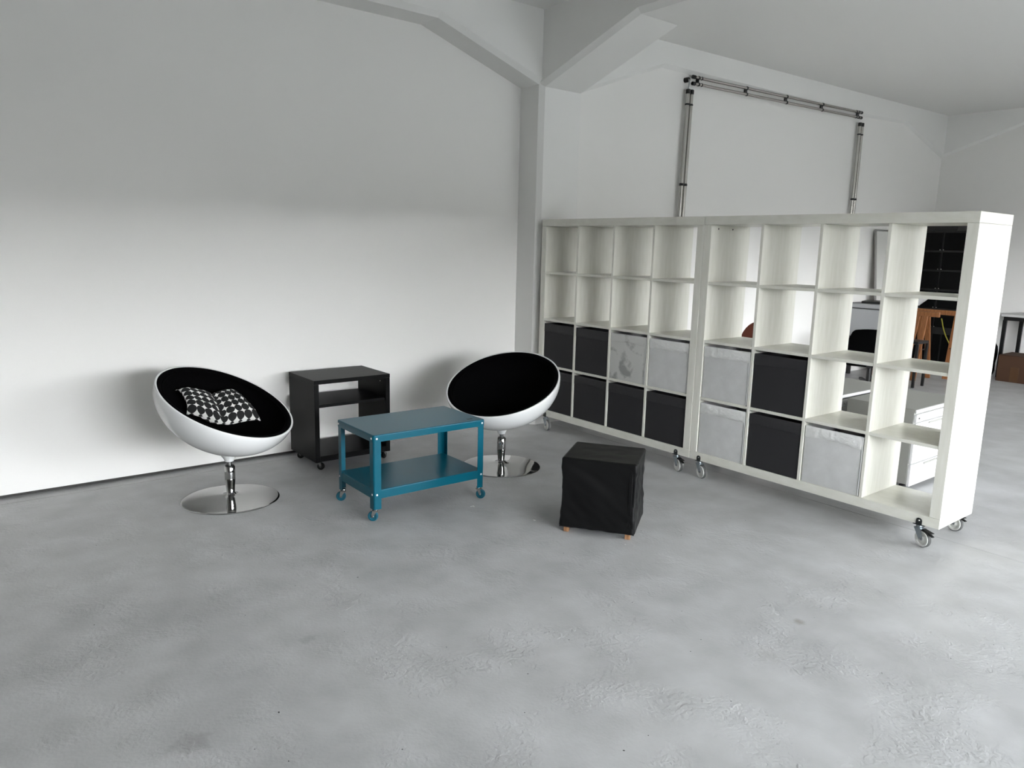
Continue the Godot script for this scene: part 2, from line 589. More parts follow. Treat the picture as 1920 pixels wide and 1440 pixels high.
func storage_box(shelf: Node3D, col: int, row: int, kind: String, label: String, seed_: int, group: String, sag := 0.0) -> void:
	var p := cell_pos(col, row)
	var t := thing("storage_box", label, "box", shelf.transform * Vector3(p.x, p.y, 0), shelf.rotation.y, group)
	var w := 0.326
	var h := 0.316
	var dep := 0.365
	var rng := noise(seed_, 9.0, 3)
	var body_m: Material = {"dark": M.box_dark, "light": M.box_light, "worn": M.box_worn}[kind]
	var flap_m: Material = {"dark": M.flap_dark, "light": M.flap_light, "worn": M.box_worn}[kind]
	var b := MB.new()
	# soft front panel
	b.soft_box(Vector3(w, h, 0.008), 0.004, 12, func(q: Vector3, _n: Vector3) -> Vector3:
		var fx := 1.0 - pow(absf(q.x) / (w * 0.5), 2.0)
		var fy := 1.0 - pow(absf(q.y) / (h * 0.5), 2.0)
		return Vector3(q.x, q.y + h * 0.5, q.z - 0.0125) + Vector3(0, 0, rng.get_noise_2d(q.x, q.y) * 0.006 * fx * fy + 0.003 * fx * fy))
	var sgn := 1
	for s in [-1, 1]:
		b.box(Vector3(s * (w * 0.5 - 0.003), h * 0.5, -0.0165 - dep * 0.5), Vector3(0.006, h - 0.004, dep), 0.002)
	b.box(Vector3(0, h * 0.5, -0.0165 - dep + 0.003), Vector3(w - 0.012, h - 0.004, 0.006), 0.002)
	b.box(Vector3(0, 0.004, -0.0165 - dep * 0.5), Vector3(w - 0.012, 0.006, dep - 0.01), 0.002)
	part("body", b, body_m, t)
	# folded band along the upper front edge, hem a little wavy
	var f := MB.new()
	var n := 24
	var hem := []
	for i in n + 1:
		var u := float(i) / n
		hem.append(h - 0.062 - sag * sin(u * PI) * -1.0 - sag * 0.6 * u + rng.get_noise_1d(u * 0.2) * 0.006)
	var rows := 4
	var grid := []
	for j in rows + 1:
		var row_ := []
		for i in n + 1:
			var u := float(i) / n
			var v := float(j) / rows
			var y: float = lerpf(h - 0.001, hem[i], v)
			var fx := 1.0 - pow(2.0 * u - 1.0, 4.0)
			var z := -0.0065 + fx * (0.0018 + 0.0022 * sin(v * PI) + rng.get_noise_2d(u * 0.35, v * 0.1 + 3.0) * 0.003)
			row_.append(f.vert(Vector3((u - 0.5) * (w - 0.004), y, z), Vector3.BACK))
		grid.append(row_)
	for j in rows:
		for i in n:
			f.quad_i(grid[j][i], grid[j][i + 1], grid[j + 1][i + 1], grid[j + 1][i])
	# fold over the top and turn under the hem so that the band has thickness
	for i in n:
		var a: Vector3 = f.v[grid[0][i]]
		var c: Vector3 = f.v[grid[0][i + 1]]
		f.face([a, c, Vector3(c.x, c.y, -0.014), Vector3(a.x, a.y, -0.014)], Vector3.UP)
		a = f.v[grid[rows][i]]
		c = f.v[grid[rows][i + 1]]
		f.face([a, c, Vector3(c.x, c.y, -0.0095), Vector3(a.x, a.y, -0.0095)], Vector3.DOWN)
	f.smooth()
	part("band", f, flap_m, t)
	if kind != "dark":
		# stiff corner seam on the open side
		var e := MB.new()
		e.box(Vector3(w * 0.5 - 0.003, h * 0.5, -0.0085), Vector3(0.006, h - 0.004, 0.008), 0.002)
		part("edge_binding", e, M.flap_light, t)

func bowl_chair(label: String, at: Vector3, az: float, tilt: float) -> Node3D:
	var t := thing("swivel_bowl_chair", label, "chair", at, 0.0)
	# foot plate
	var f := MB.new()
	f.lathe([Vector2(0, 0.040), Vector2(0.020, 0.040), Vector2(0.024, 0.036), Vector2(0.032, 0.030), Vector2(0.055, 0.0245), Vector2(0.10, 0.0195), Vector2(0.16, 0.0145), Vector2(0.22, 0.0085), Vector2(0.246, 0.0058), Vector2(0.2525, 0.0045), Vector2(0.2545, 0.0022), Vector2(0.2525, 0.0002), Vector2(0, 0.0002)], 96)
	part("foot_plate", f, M.chrome, t)
	var c := MB.new()
	c.lathe([Vector2(0.0145, 0.189), Vector2(0.026, 0.189), Vector2(0.0275, 0.187), Vector2(0.0275, 0.108), Vector2(0.0262, 0.104), Vector2(0.0262, 0.098), Vector2(0.0248, 0.092), Vector2(0.0215, 0.046), Vector2(0.0205, 0.038)], 32)
	part("column", c, M.chrome, t)
	var col := MB.new()
	col.lathe([Vector2(0.0125, 0.1925), Vector2(0.022, 0.1925), Vector2(0.024, 0.191), Vector2(0.024, 0.1885)], 28)
	part("gasket", col, M.black_plastic, t)
	var pi := MB.new()
	pi.lathe([Vector2(0.0125, 0.232), Vector2(0.0125, 0.12)], 24)
	part("piston", pi, M.chrome, t)
	var so := MB.new()
	so.lathe([Vector2(0.058, 0.292), Vector2(0.056, 0.276), Vector2(0.048, 0.258), Vector2(0.036, 0.240), Vector2(0.027, 0.226), Vector2(0.024, 0.216), Vector2(0.018, 0.2125), Vector2(0.0, 0.2125)], 32)
	part("socket", so, M.shell, t)
	# tilted bowl
	var nrm := Vector3(sin(tilt) * cos(az), cos(tilt), sin(tilt) * sin(az))
	var xf := Transform3D(Basis(Quaternion(Vector3.UP, nrm)), Vector3(0, 0.545, 0))
	var a := 0.366
	var d := 0.262
	var pw := 1.93
	var prof := []
	prof.append(Vector2(a - 0.011, 0.0035))
	prof.append(Vector2(a - 0.006, 0.0055))
	prof.append(Vector2(a - 0.001, 0.0035))
	for k in 33:
		var y := -d * sin(PI * 0.5 * k / 32.0)
		prof.append(Vector2(a * pow(maxf(0.0, 1.0 - pow(absf(y) / d, pw)), 1.0 / pw), y))
	for k in range(32, -1, -2):
		var y := -(d - 0.009) * sin(PI * 0.5 * k / 32.0)
		prof.append(Vector2((a - 0.010) * pow(maxf(0.0, 1.0 - pow(absf(y) / (d - 0.009), pw)), 1.0 / pw), y))
	prof.append(Vector2(a - 0.011, 0.0035))
	var sh := MB.new()
	sh.lathe(prof, 96, Transform3D.IDENTITY, 0.6)
	part("shell", sh, M.shell, t, xf)
	# padded lining
	var li := MB.new()
	var lp := [Vector2(a - 0.0115, -0.006), Vector2(a - 0.0125, 0.003), Vector2(a - 0.019, 0.0065), Vector2(a - 0.028, 0.004), Vector2(a - 0.036, -0.006)]
	for k in range(1, 25):
		var y := -0.006 - 0.212 * sin(PI * 0.5 * k / 24.0)
		lp.append(Vector2((a - 0.036) * pow(maxf(0.0, 1.0 - pow((absf(y) - 0.006) / 0.212, 2.0)), 0.5), y))
	li.lathe(lp, 72, Transform3D.IDENTITY, 0.4)
	part("seat_lining", li, M.black_cloth, t, xf)
	var se := MB.new()
	var ring := []
	for k in 65:
		var g := TAU * k / 64.0
		ring.append(Vector3(cos(g) * (a - 0.040), -0.0085, sin(g) * (a - 0.040)))
	se.tube(ring, 0.0028, 6)
	part("piping", se, M.black_cloth, t, xf)
	return t

func small_caster(parent: Node3D, at: Vector3, turn: float, r: float, wheel_m: Material, tall: float) -> void:
	var xf := Transform3D(Basis(Vector3.UP, turn), at)
	var f := MB.new()
	f.lathe([Vector2(0, tall), Vector2(0.011, tall), Vector2(0.0125, tall - 0.003), Vector2(0.0125, tall - 0.009), Vector2(0, tall - 0.009)], 18)
	f.box(Vector3(0.002, 2.0 * r + 0.0035, 0), Vector3(0.03, 0.003, 0.028), 0.001)
	for s in [-1, 1]:
		var lay := []
		for o in [0.0125, 0.0140]:
			lay.append([Vector3(-0.013, 2 * r + 0.005, s * o), Vector3(0.015, 2 * r + 0.005, s * o), Vector3(0.020, r + 0.012, s * o), Vector3(0.020, r - 0.005, s * o), Vector3(0.010, r - 0.005, s * o), Vector3(0.004, r + 0.012, s * o)])
		f.loft(lay)
	var c := part("caster", f, M.steel, parent, xf)
	var wx := Transform3D(Basis(Vector3.RIGHT, PI / 2), Vector3(0.014, r, 0))
	var w := MB.new()
	w.lathe([Vector2(0, 0.009), Vector2(r * 0.25, 0.009), Vector2(r * 0.30, 0.006), Vector2(r * 0.62, 0.006), Vector2(r * 0.70, 0.0105), Vector2(r * 0.93, 0.0095), Vector2(r, 0.005), Vector2(r, -0.005), Vector2(r * 0.93, -0.0095), Vector2(r * 0.70, -0.0105), Vector2(r * 0.62, -0.006), Vector2(r * 0.30, -0.006), Vector2(r * 0.25, -0.009), Vector2(0, -0.009)], 28, wx)
	part("wheel", w, wheel_m, c)
	var hb := MB.new()
	hb.rod(Vector3(0.014, r, -0.0165), Vector3(0.014, r, 0.0165), 0.005, 12)
	part("axle", hb, M.chrome, c)

func black_trolley() -> void:
	# open on both long sides; front towards +x
	var t := thing("side_trolley", "black wooden open shelf trolley on small casters against the white wall", "trolley", Vector3(-3.025, 0, 1.64), PI / 2)
	var w := 0.518
	var d := 0.390
	var y0 := 0.055
	var y1 := 0.569
	part("top_board", bx(Vector3(0, y1 - 0.0125, 0), Vector3(w, 0.025, d), 0.0015), M.black_wood, t)
	part("bottom_board", bx(Vector3(0, y0 + 0.02, 0), Vector3(w - 0.062, 0.035, d - 0.004), 0.0015), M.black_wood, t)
	for s in [-1, 1]:
		part("side_board", bx(Vector3(s * (w * 0.5 - 0.0155), (y0 + y1 - 0.025) * 0.5, 0), Vector3(0.030, y1 - y0 - 0.026, d - 0.002), 0.0015), M.black_wood, t)
	part("shelf_board", bx(Vector3(0, 0.405, -0.004), Vector3(w - 0.064, 0.018, d - 0.02), 0.001), M.black_wood, t)
	part("back_rail", bx(Vector3(0, 0.392 - 0.030, -d * 0.5 + 0.012), Vector3(w - 0.064, 0.045, 0.016), 0.001), M.black_wood, t)
	for s in [-1, 1]:
		for q in [-1, 1]:
			small_caster(t, Vector3(s * (w * 0.5 - 0.035), 0, q * (d * 0.5 - 0.04)), 0.5 if s > 0 else -0.7, 0.0225, M.black_plastic, y0 + 0.002)
	var h := MB.new()
	h.lathe([Vector2(0, 0.001), Vector2(0.003, 0.001), Vector2(0.0035, 0)], 8, Transform3D(Basis(Vector3.BACK, PI / 2), Vector3(w * 0.5 - 0.0305, 0.515, 0.12)))
	part("shelf_pin", h, M.steel, t)

func tray(w: float, d: float, top: float, apron: float, r: float) -> MB:
	# folded sheet-metal tray, upside down: flat top, rounded corners and a turned-down rim
	var m := MB.new()
	var prof := [[0.0, -apron], [0.0, -0.006], [-0.0008, -0.003], [-0.003, -0.0008], [-0.006, 0.0]]
	var rings := []
	for p in prof:
		var ring := []
		for q in [[1, 1, 0.0], [-1, 1, PI / 2], [-1, -1, PI], [1, -1, PI * 1.5]]:
			for k in 7:
				var a: float = q[2] + PI / 2 * k / 6.0
				var o: Vector3 = Vector3(q[0] * (w * 0.5 - r), top + p[1], q[1] * (d * 0.5 - r)) + Vector3(cos(a), 0, sin(a)) * (r + p[0])
				ring.append(m.vert(o, Vector3(cos(a), 0.0 if p[1] < -0.005 else (0.9 if p[0] < -0.002 else 0.4), sin(a)).normalized() if p[0] > -0.005 else Vector3.UP))
		rings.append(ring)
	var cnt: int = rings[0].size()
	for k in rings.size() - 1:
		for i in cnt:
			m.quad_i(rings[k][i], rings[k][(i + 1) % cnt], rings[k + 1][(i + 1) % cnt], rings[k + 1][i])
	var c := m.vert(Vector3(0, top, 0), Vector3.UP)
	for i in cnt:
		m.tri_i(c, rings[-1][i], rings[-1][(i + 1) % cnt])
	# inside of the rim and underside
	var inner := []
	for i in cnt:
		var p: Vector3 = m.v[rings[0][i]]
		var nn: Vector3 = m.n[rings[0][i]]
		inner.append([m.vert(p, Vector3.DOWN), m.vert(p - nn * 0.0015, Vector3.DOWN), m.vert(p - nn * 0.0015, -nn), m.vert(Vector3(p.x, top - 0.002, p.z) - nn * 0.0015, -nn), m.vert(Vector3(p.x, top - 0.002, p.z) - nn * 0.0015, Vector3.DOWN)])
	var c2 := m.vert(Vector3(0, top - 0.002, 0), Vector3.DOWN)
	for i in cnt:
		var a: Array = inner[i]
		var b: Array = inner[(i + 1) % cnt]
		m.quad_i(a[0], b[0], b[1], a[1])
		m.quad_i(a[2], b[2], b[3], a[3])
		m.tri_i(c2, a[4], b[4])
	return m

func teal_trolley() -> void:
	var t := thing("metal_trolley", "teal blue sheet metal trolley table with two tiers on casters", "trolley", Vector3(-2.069, 0, 1.675), 1.557)
	var w := 0.683
	var d := 0.419
	part("table_top", tray(w, d, 0.455, 0.036, 0.014), M.teal, t)
	part("lower_tray", tray(w - 0.008, d - 0.008, 0.167, 0.046, 0.012), M.teal, t)
	for sx in [-1, 1]:
		for sz in [-1, 1]:
			# angle-steel leg with rounded outer corner
			var l := MB.new()
			var fl := 0.042
			var r := 0.010
			var lay := []
			var outline := [Vector2(0, -fl)]
			for k in 6:
				var a := PI / 2 * k / 5.0
				outline.append(Vector2(-r + r * cos(a), -r + r * sin(a)))
			outline.append(Vector2(-fl, 0))
			outline.append(Vector2(-fl, -0.002))
			outline.append(Vector2(-r, -0.002))
			outline.append(Vector2(-0.002, -r))
			outline.append(Vector2(-0.002, -fl))
			for y in [0.066, 0.452]:
				var ring := []
				for q in outline:
					ring.append(Vector3(sx * (w * 0.5 - 0.0022 + q.x), y, sz * (d * 0.5 - 0.0022 + q.y)))
				lay.append(ring)
			l.sgn = sx * sz
			l.loft(lay)
			var leg := part("leg", l, M.teal, t)
			for y in [0.436, 0.143]:
				for k in 2:
					var rv := MB.new()
					var off := 0.0 if y > 0.3 else -0.0022
					var p := Vector3(sx * (w * 0.5 + off), y, sz * (d * 0.5 - 0.020)) if k == 0 else Vector3(sx * (w * 0.5 - 0.020), y, sz * (d * 0.5 + off))
					var ax := Vector3(sx, 0, 0) if k == 0 else Vector3(0, 0, sz)
					rv.lathe([Vector2(0, 0.0030), Vector2(0.003, 0.0026), Vector2(0.0052, 0.0012), Vector2(0.0056, -0.0005)], 12, Transform3D(Basis(Quaternion(Vector3.UP, ax)), p))
					part("rivet", rv, M.white_steel, leg)
			var turns := {[-1, -1]: 2.6, [-1, 1]: 2.5, [1, -1]: 1.2, [1, 1]: -1.0}
			small_caster(t, Vector3(sx * (w * 0.5 - 0.022), 0, sz * (d * 0.5 - 0.022)), turns[[sx, sz]], 0.0265, M.teal_rubber, 0.068)
	# a dark mark left on the top near one end is a small flat bit lying there
	var k := thing("paper_scrap", "tiny dark flake lying on the teal trolley top", "scrap", Vector3(-1.905, 0.4552, 1.405))
	var sc := MB.new()
	sc.box(Vector3(0, 0.0006, 0), Vector3(0.012, 0.0012, 0.034), 0.0004)
	part("flake", sc, M.black_plastic, k)

func black_pouf() -> void:
	var w := 0.372
	var d := 0.335
	var y0 := 0.022
	var h := 0.364
	var t := thing("cube_pouf", "black leatherette cube stool with short light wooden feet", "stool", Vector3(-1.178, 0, 1.082), 0.600)
	var wr := noise(61, 5.0, 3)
	var w2 := noise(62, 16.0, 2)
	var b := MB.new()
	b.soft_box(Vector3(w, h, d), 0.014, 44, func(q: Vector3, nn: Vector3) -> Vector3:
		var o := q + Vector3(0, y0 + h * 0.5, 0)
		var lo := 1.0 - (o.y - y0) / h
		var side := 1.0 - absf(nn.y)
		# sides drawn in at the middle, fuller at the hem; folds running diagonally
		var bell := 0.004 * pow(lo, 2.0) - 0.007 * sin(lo * PI)
		var fold := wr.get_noise_3d(o.x * 1.0 + o.y * 1.4, o.y * 0.6, o.z) * 0.010 + w2.get_noise_3d(o.x + o.y * 0.8, o.y * 0.45, o.z) * 0.0025
		var edge := clampf(minf(lo, 1.0 - lo) * 6.0, 0.15, 1.0)
		o += Vector3(nn.x, 0, nn.z) * (bell + fold * edge) * side
		if nn.y < -0.3:
			o.y += 0.006 * (wr.get_noise_2d(o.x * 1.5, o.z * 1.5) + 0.6)
		if nn.y > 0.3:
			var fx := 1.0 - pow(absf(q.x) / (w * 0.5), 4.0)
			var fz := 1.0 - pow(absf(q.z) / (d * 0.5), 4.0)
			o.y += -0.006 * fx * fz + wr.get_noise_2d(o.x, o.z) * 0.004 * fx * fz
		return o)
	part("cover", b, M.leather, t)
	# piped seams round the top and down the corners
	var top := MB.new()
	var ring := []
	for q in [[1, 1], [-1, 1], [-1, -1], [1, -1], [1, 1]]:
		ring.append(Vector3(q[0] * (w * 0.5 - 0.005), y0 + h - 0.007, q[1] * (d * 0.5 - 0.005)))
	var path := []
	for k in 4:
		for s in 8:
			path.append(ring[k].lerp(ring[k + 1], (s + 0.3) / 8.0))
	path.append(path[0])
	top.tube(path, 0.0032, 6)
	part("seam", top, M.leather, t)
	for q in [[1, 1], [-1, 1], [-1, -1], [1, -1]]:
		var s := MB.new()
		var pth := []
		for k in 11:
			var lo := k / 10.0
			var bell := 0.004 * pow(lo, 2.0) - 0.007 * sin(lo * PI)
			pth.append(Vector3(q[0] * (w * 0.5 - 0.006 + bell * 0.7), y0 + h - 0.008 - (h - 0.014) * lo, q[1] * (d * 0.5 - 0.006 + bell * 0.7)))
		s.tube(pth, 0.003, 6)
		part("seam", s, M.leather, t)
		part("foot", bx(Vector3(q[0] * (w * 0.5 - 0.033), 0.018, q[1] * (d * 0.5 - 0.026)), Vector3(0.026, 0.036, 0.026), 0.002), M.wood, t)
	# closing strip with short straps near one front corner
	var z := MB.new()
	z.box(Vector3(w * 0.5 - 0.028, y0 + h * 0.5, d * 0.5 - 0.004), Vector3(0.016, h - 0.05, 0.006), 0.002)
	part("closure", z, M.leather, t)

func cushion() -> void:
	# one soft cushion folded along its middle, lying in the bowl of the chair
	var t := thing("cushion", "black and white patterned cushion bent in the bowl chair", "cushion", Vector3(-2.630, 0.545, 2.482))
	var nrm := Vector3(sin(0.457) * cos(-0.674), cos(0.457), sin(0.457) * sin(-0.674))
	# corners of both halves and the ends of the fold, from the middle of the rim
	var l1 := Vector3(-0.218, 0.044, 0.200)
	var l2 := Vector3(-0.160, -0.085, 0.165)
	var c1 := Vector3(-0.262, -0.042, 0.018)
	var c2 := Vector3(-0.096, -0.190, 0.004)
	var r1 := Vector3(-0.280, -0.004, -0.110)
	var r2 := Vector3(-0.100, -0.156, -0.215)
	var n := 44
	var m := MB.new()
	var wr := noise(71, 1.6, 3)
	for side in [1, -1]:
		var grid := []
		for i in n + 1:
			var row := []
			for j in n + 1:
				var u := 2.0 * i / n - 1.0
				var v := 2.0 * j / n - 1.0
				var w := v * 0.5 + 0.5
				var hl := (-u + sqrt(u * u + 0.03)) * 0.5 - 0.0866 * exp(-u * u * 12.0) * 0.0
				var hr := (u + sqrt(u * u + 0.03)) * 0.5
				var fold := c1.lerp(c2, w)
				var p := fold + (l1.lerp(l2, w) - fold) * hl + (r1.lerp(r2, w) - fold) * hr
				# hollow edges between the corners
				var mid := (c1 + c2) * 0.5
				p = p.lerp(mid, 0.05 * (pow(absf(v), 3.0) * (1.0 - u * u) + pow(absf(u), 3.0) * (1.0 - v * v)))
				var thick := 0.046 * pow(maxf(0.0, (1.0 - pow(absf(u), 2.6)) * (1.0 - pow(absf(v), 2.6))), 0.5)
				var crease := exp(-pow(u / 0.13, 2.0))
				thick *= 1.0 - 0.5 * crease
				p += nrm * (0.036 * (1.0 - pow(absf(u), 4.0) * pow(absf(v), 4.0)) + side * thick)
				p += nrm * (wr.get_noise_3d(u * 1.5, v * 1.5, side * 2.0) * 0.008 * (1.0 - pow(maxf(absf(u), absf(v)), 6.0)))
				p += nrm * crease * wr.get_noise_2d(v * 4.0, u * 9.0 + side) * 0.014 * (1.0 - v * v)
				row.append(m.vert(p, nrm * side, Vector2((u * 0.5 + 0.5) * 1.13, w * 0.76)))
			grid.append(row)
		for i in n:
			for j in n:
				m.quad_i(grid[i][j], grid[i + 1][j], grid[i + 1][j + 1], grid[i][j + 1])
	m.smooth()
	part("cover", m, M.cushion, t)

# ---------------------------------------------------------------- the room
const WX := -3.295      # infill of the first bay
const PX := -3.05       # face of post and beams
const WZ := -6.85       # face of the far frame
const RX := 3.7         # wall with the openings
const FZ := 9.5        # wall behind the photographer
const OPEN_H := 2.1     # head of the windows
const SILL := 0.78

func offset_path(path: Array, c: float) -> Array:
	# the lower outline of a beam, raised by c (chamfer)
	var out := []
	for p in path:
		out.append(p + Vector2(0, c))
	return out

func beam(called: String, low: Array, top: float, along_x: bool, faces: Array, paint: Material) -> void:
	# low: lower outline; faces: [[depth, chamfer], ...] layers across the beam
	var m := MB.new()
	var lay := []
	for f in faces:
		var ring := []
		for p in offset_path(low, f[1]):
			ring.append(Vector3(p.x, p.y, f[0]) if along_x else Vector3(f[0], p.y, p.x))
		ring.append(Vector3(low[-1].x, top, f[0]) if along_x else Vector3(f[0], top, low[-1].x))
		ring.append(Vector3(low[0].x, top, f[0]) if along_x else Vector3(f[0], top, low[0].x))
		lay.append(ring)
	# orientation of the side faces
	var a: Vector3 = lay[0][0]
	var b: Vector3 = lay[0][1]
	var c: Vector3 = lay[1][1]
	var d: Vector3 = lay[1][0]
	var g := (c - a).cross(d - b)
	m.sgn = -1 if g.y < 0 else 1
	m.loft(lay)
	struct(called, m, paint)

func floor_slab(x0: float, x1: float, z0: float, z1: float, y1: float, y0: float, parent: Node3D) -> void:
	var m := MB.new()
	m.box(Vector3((x0 + x1) * 0.5, (y0 + y1) * 0.5, (z0 + z1) * 0.5), Vector3(x1 - x0, y1 - y0, z1 - z0), 0.0015)
	for i in m.v.size():
		var p := m.v[i]
		m.uv[i] = Vector2(p.x, p.z) / 1.9
		m.uv2.append(Vector2((p.x + 3.6) / 9.9, (p.z + 7.2) / 14.0))
	part("slab", m, M.floor, parent)

func build_room() -> void:
	var f := Node3D.new()
	f.name = "floor"
	add_child(f)
	f.set_meta("kind", "structure")
	var j := 0.004
	floor_slab(-3.208 + j, RX + 0.25, -0.198, FZ + 0.2, 0.0, -0.12, f)
	floor_slab(-3.208 + j, RX + 0.25, WZ - 0.2, -0.198 - j, 0.0, -0.12, f)
	floor_slab(-3.5, -3.208, -0.198, FZ + 0.2, 0.0, -0.12, f)
	floor_slab(-3.5, -3.208, WZ - 0.2, -0.198 - j, 0.0, -0.12, f)
	part("joint_filler", bx(Vector3((RX - 3.3) * 0.5, -0.09, 1.3), Vector3(RX + 3.7, 0.16, 16.5), 0.0), M.joint, f, Transform3D(Basis.IDENTITY, Vector3(0, -0.022, 0)))

	# infills
	struct("wall_left", bx(Vector3(WX - 0.125, 1.62, 4.6), Vector3(0.25, 3.196, 10.0), 0.001), M.wall)
	# recessed dark strip, added to seal the joint under the infill against daylight
	struct("gap_seal_left", bx(Vector3(WX - 0.145, 0.02, 4.6), Vector3(0.24, 0.038, 10.0), 0.001), M.joint)
	struct("wall_left_rear", bx(Vector3(PX - 0.03 - 0.125, 1.65, -3.6), Vector3(0.25, 3.3, 7.0), 0.001), M.wall)
	struct("wall_far", bx(Vector3((RX - 3.2) * 0.5, 1.65, WZ - 0.03 - 0.125), Vector3(RX + 3.8, 3.3, 0.25), 0.001), M.wall)
	struct("wall_behind", bx(Vector3((RX - 3.2) * 0.5, 1.65, FZ + 0.125), Vector3(RX + 3.8, 3.3, 0.25), 0.001), M.wall)
	# wall with the two wide openings that let the daylight in
	var r := MB.new()
	var gates := [[-4.7, -0.9], [0.0, 3.3]]
	var z := WZ - 0.2
	for g in gates:
		r.box(Vector3(RX + 0.125, OPEN_H * 0.5, (z + g[0]) * 0.5), Vector3(0.25, OPEN_H, g[0] - z), 0.001)
		z = g[1]
	r.box(Vector3(RX + 0.125, OPEN_H * 0.5, (z + FZ + 0.2) * 0.5), Vector3(0.25, OPEN_H, FZ + 0.2 - z), 0.001)
	r.box(Vector3(RX + 0.125, (OPEN_H + 3.3) * 0.5, (WZ + FZ) * 0.5), Vector3(0.25, 3.3 - OPEN_H, FZ - WZ + 0.4), 0.001)
	for g in gates:
		r.box(Vector3(RX + 0.125, SILL * 0.5, (g[0] + g[1]) * 0.5), Vector3(0.25, SILL, g[1] - g[0]), 0.001)
	struct("wall_right", r, M.wall)

	# ceiling: level over the first bay, rising a little over the second
	var c := MB.new()
	c.box(Vector3((RX - 3.2) * 0.5, 3.08 + 0.1, 4.7), Vector3(RX + 3.8, 0.2, 10.3), 0.001)
	var lay := []
	for x in [-3.55, RX + 0.3]:
		lay.append([Vector3(x, 3.085, -0.3), Vector3(x, 3.17, WZ - 0.3), Vector3(x, 3.4, WZ - 0.3), Vector3(x, 3.3, -0.3)])
	c.sgn = 1
	var g2: Vector3 = (lay[1][1] - lay[0][0]).cross(lay[1][0] - lay[0][1])
	c.sgn = -1 if g2.y < 0 else 1
	c.loft(lay)
	struct("ceiling", c, M.paint)

	# post and haunched beams, edges chamfered
	var ch := 0.034
	var post := MB.new()
	var ring_ := []
	for q in [[-3.5, -0.018], [PX - ch, -0.018], [PX, -0.018 - ch], [PX, -0.412], [PX - ch, -0.445], [-3.5, -0.445]]:
		ring_.append(Vector2(q[0], q[1]))
	var pl := []
	for y in [0.0, 3.1]:
		var rr := []
		for q in ring_:
			rr.append(Vector3(q.x, y, q.y))
		pl.append(rr)
	var g3: Vector3 = (pl[1][2] - pl[0][1]).cross(pl[1][1] - pl[0][2])
	post.sgn = -1 if g3.x > 0 else 1
	post.loft(pl)
	struct("trim_1", post, M.paint)
	# along the left wall, first bay
	beam("trim_2", [Vector2(-0.10, 2.546), Vector2(-0.018, 2.573), Vector2(0.866, 2.861), Vector2(FZ - 0.9, 2.861), Vector2(FZ, 2.55)], 3.2, false, [[-3.45, 0.0], [PX - ch, 0.0], [PX, ch]], M.paint)
	# along the left wall, second bay
	beam("trim_3", [Vector2(-0.40, 2.555), Vector2(-1.35, 2.895), Vector2(-4.6, 2.905), Vector2(-5.75, 2.945), Vector2(WZ - 0.02, 2.645)], 3.25, false, [[-3.2, 0.0], [PX - 0.03, 0.0], [PX, 0.03]], M.paint)
	# across the room from the post
	beam("trim_4", [Vector2(PX - 0.02, 2.550), Vector2(-2.136, 2.866), Vector2(RX - 0.9, 2.866), Vector2(RX + 0.02, 2.55)], 3.2, true, [[-0.018, ch], [-0.018 - ch, 0.0], [-0.412, 0.0], [-0.445, ch]], M.paint)
	# along the far wall
	beam("trim_5", [Vector2(PX - 0.02, 2.655), Vector2(-2.10, 3.0), Vector2(RX - 0.9, 3.0), Vector2(RX + 0.02, 2.655)], 3.25, true, [[WZ - 0.1, 0.0], [WZ - 0.03, 0.0], [WZ, 0.03]], M.paint)

	var out := MB.new()
	out.box(Vector3(RX + 0.26 + 30.0, -0.12, 0), Vector3(60, 0.2, 90), 0.0)
	struct("ground", out, M.asphalt)
	# long low block, added out of view to hide the lowest sky
	struct("added_sky_block", bx(Vector3(RX + 40.0, 2.2, -1.0), Vector3(8.0, 4.44, 70.0), 0.02), M.sky_block_grey)

# ---------------------------------------------------------------- pipes on the wall
func pipe_pair(called: String, label: String, a: Vector3, b: Vector3, gap: Vector3, r: float, clamps: Array, group: String) -> void:
	var t := thing(called, label, "pipe", a, 0.0, group)
	var d := b - a
	for s in [-0.5, 0.5]:
		var p := MB.new()
		p.rod(gap * s, d + gap * s, r, 16)
		part("pipe", p, M.alu, t)
		for e in [0, 1]:
			var cpt := MB.new()
			var q: Vector3 = gap * s + d * e
			var dir: Vector3 = d.normalized() * (1 if e == 1 else -1)
			cpt.rod(q - dir * 0.012, q + dir * 0.028, r * 1.18, 14)
			part("end_sleeve", cpt, M.black_plastic, t)
			var col := MB.new()
			col.rod(q - dir * 0.105, q - dir * 0.090, r * 1.18, 14)
			part("collar", col, M.bracket, t)
	for k in clamps:
		var c := MB.new()
		for s in [-0.5, 0.5]:
			c.rod(d * k + gap * s - d.normalized() * 0.011, d * k + gap * s + d.normalized() * 0.011, r * 1.22, 14)
		c.rod(d * k - gap * 0.5, d * k + gap * 0.5, r * 0.42, 8)
		c.box(d * k + Vector3(-0.02, 0, 0), Vector3(0.016, 0.014 if absf(d.y) > 0.5 else gap.length() * 0.7, gap.length() * 0.7 if absf(d.y) > 0.5 else 0.014), 0.001)
		part("clamp", c, M.bracket, t)

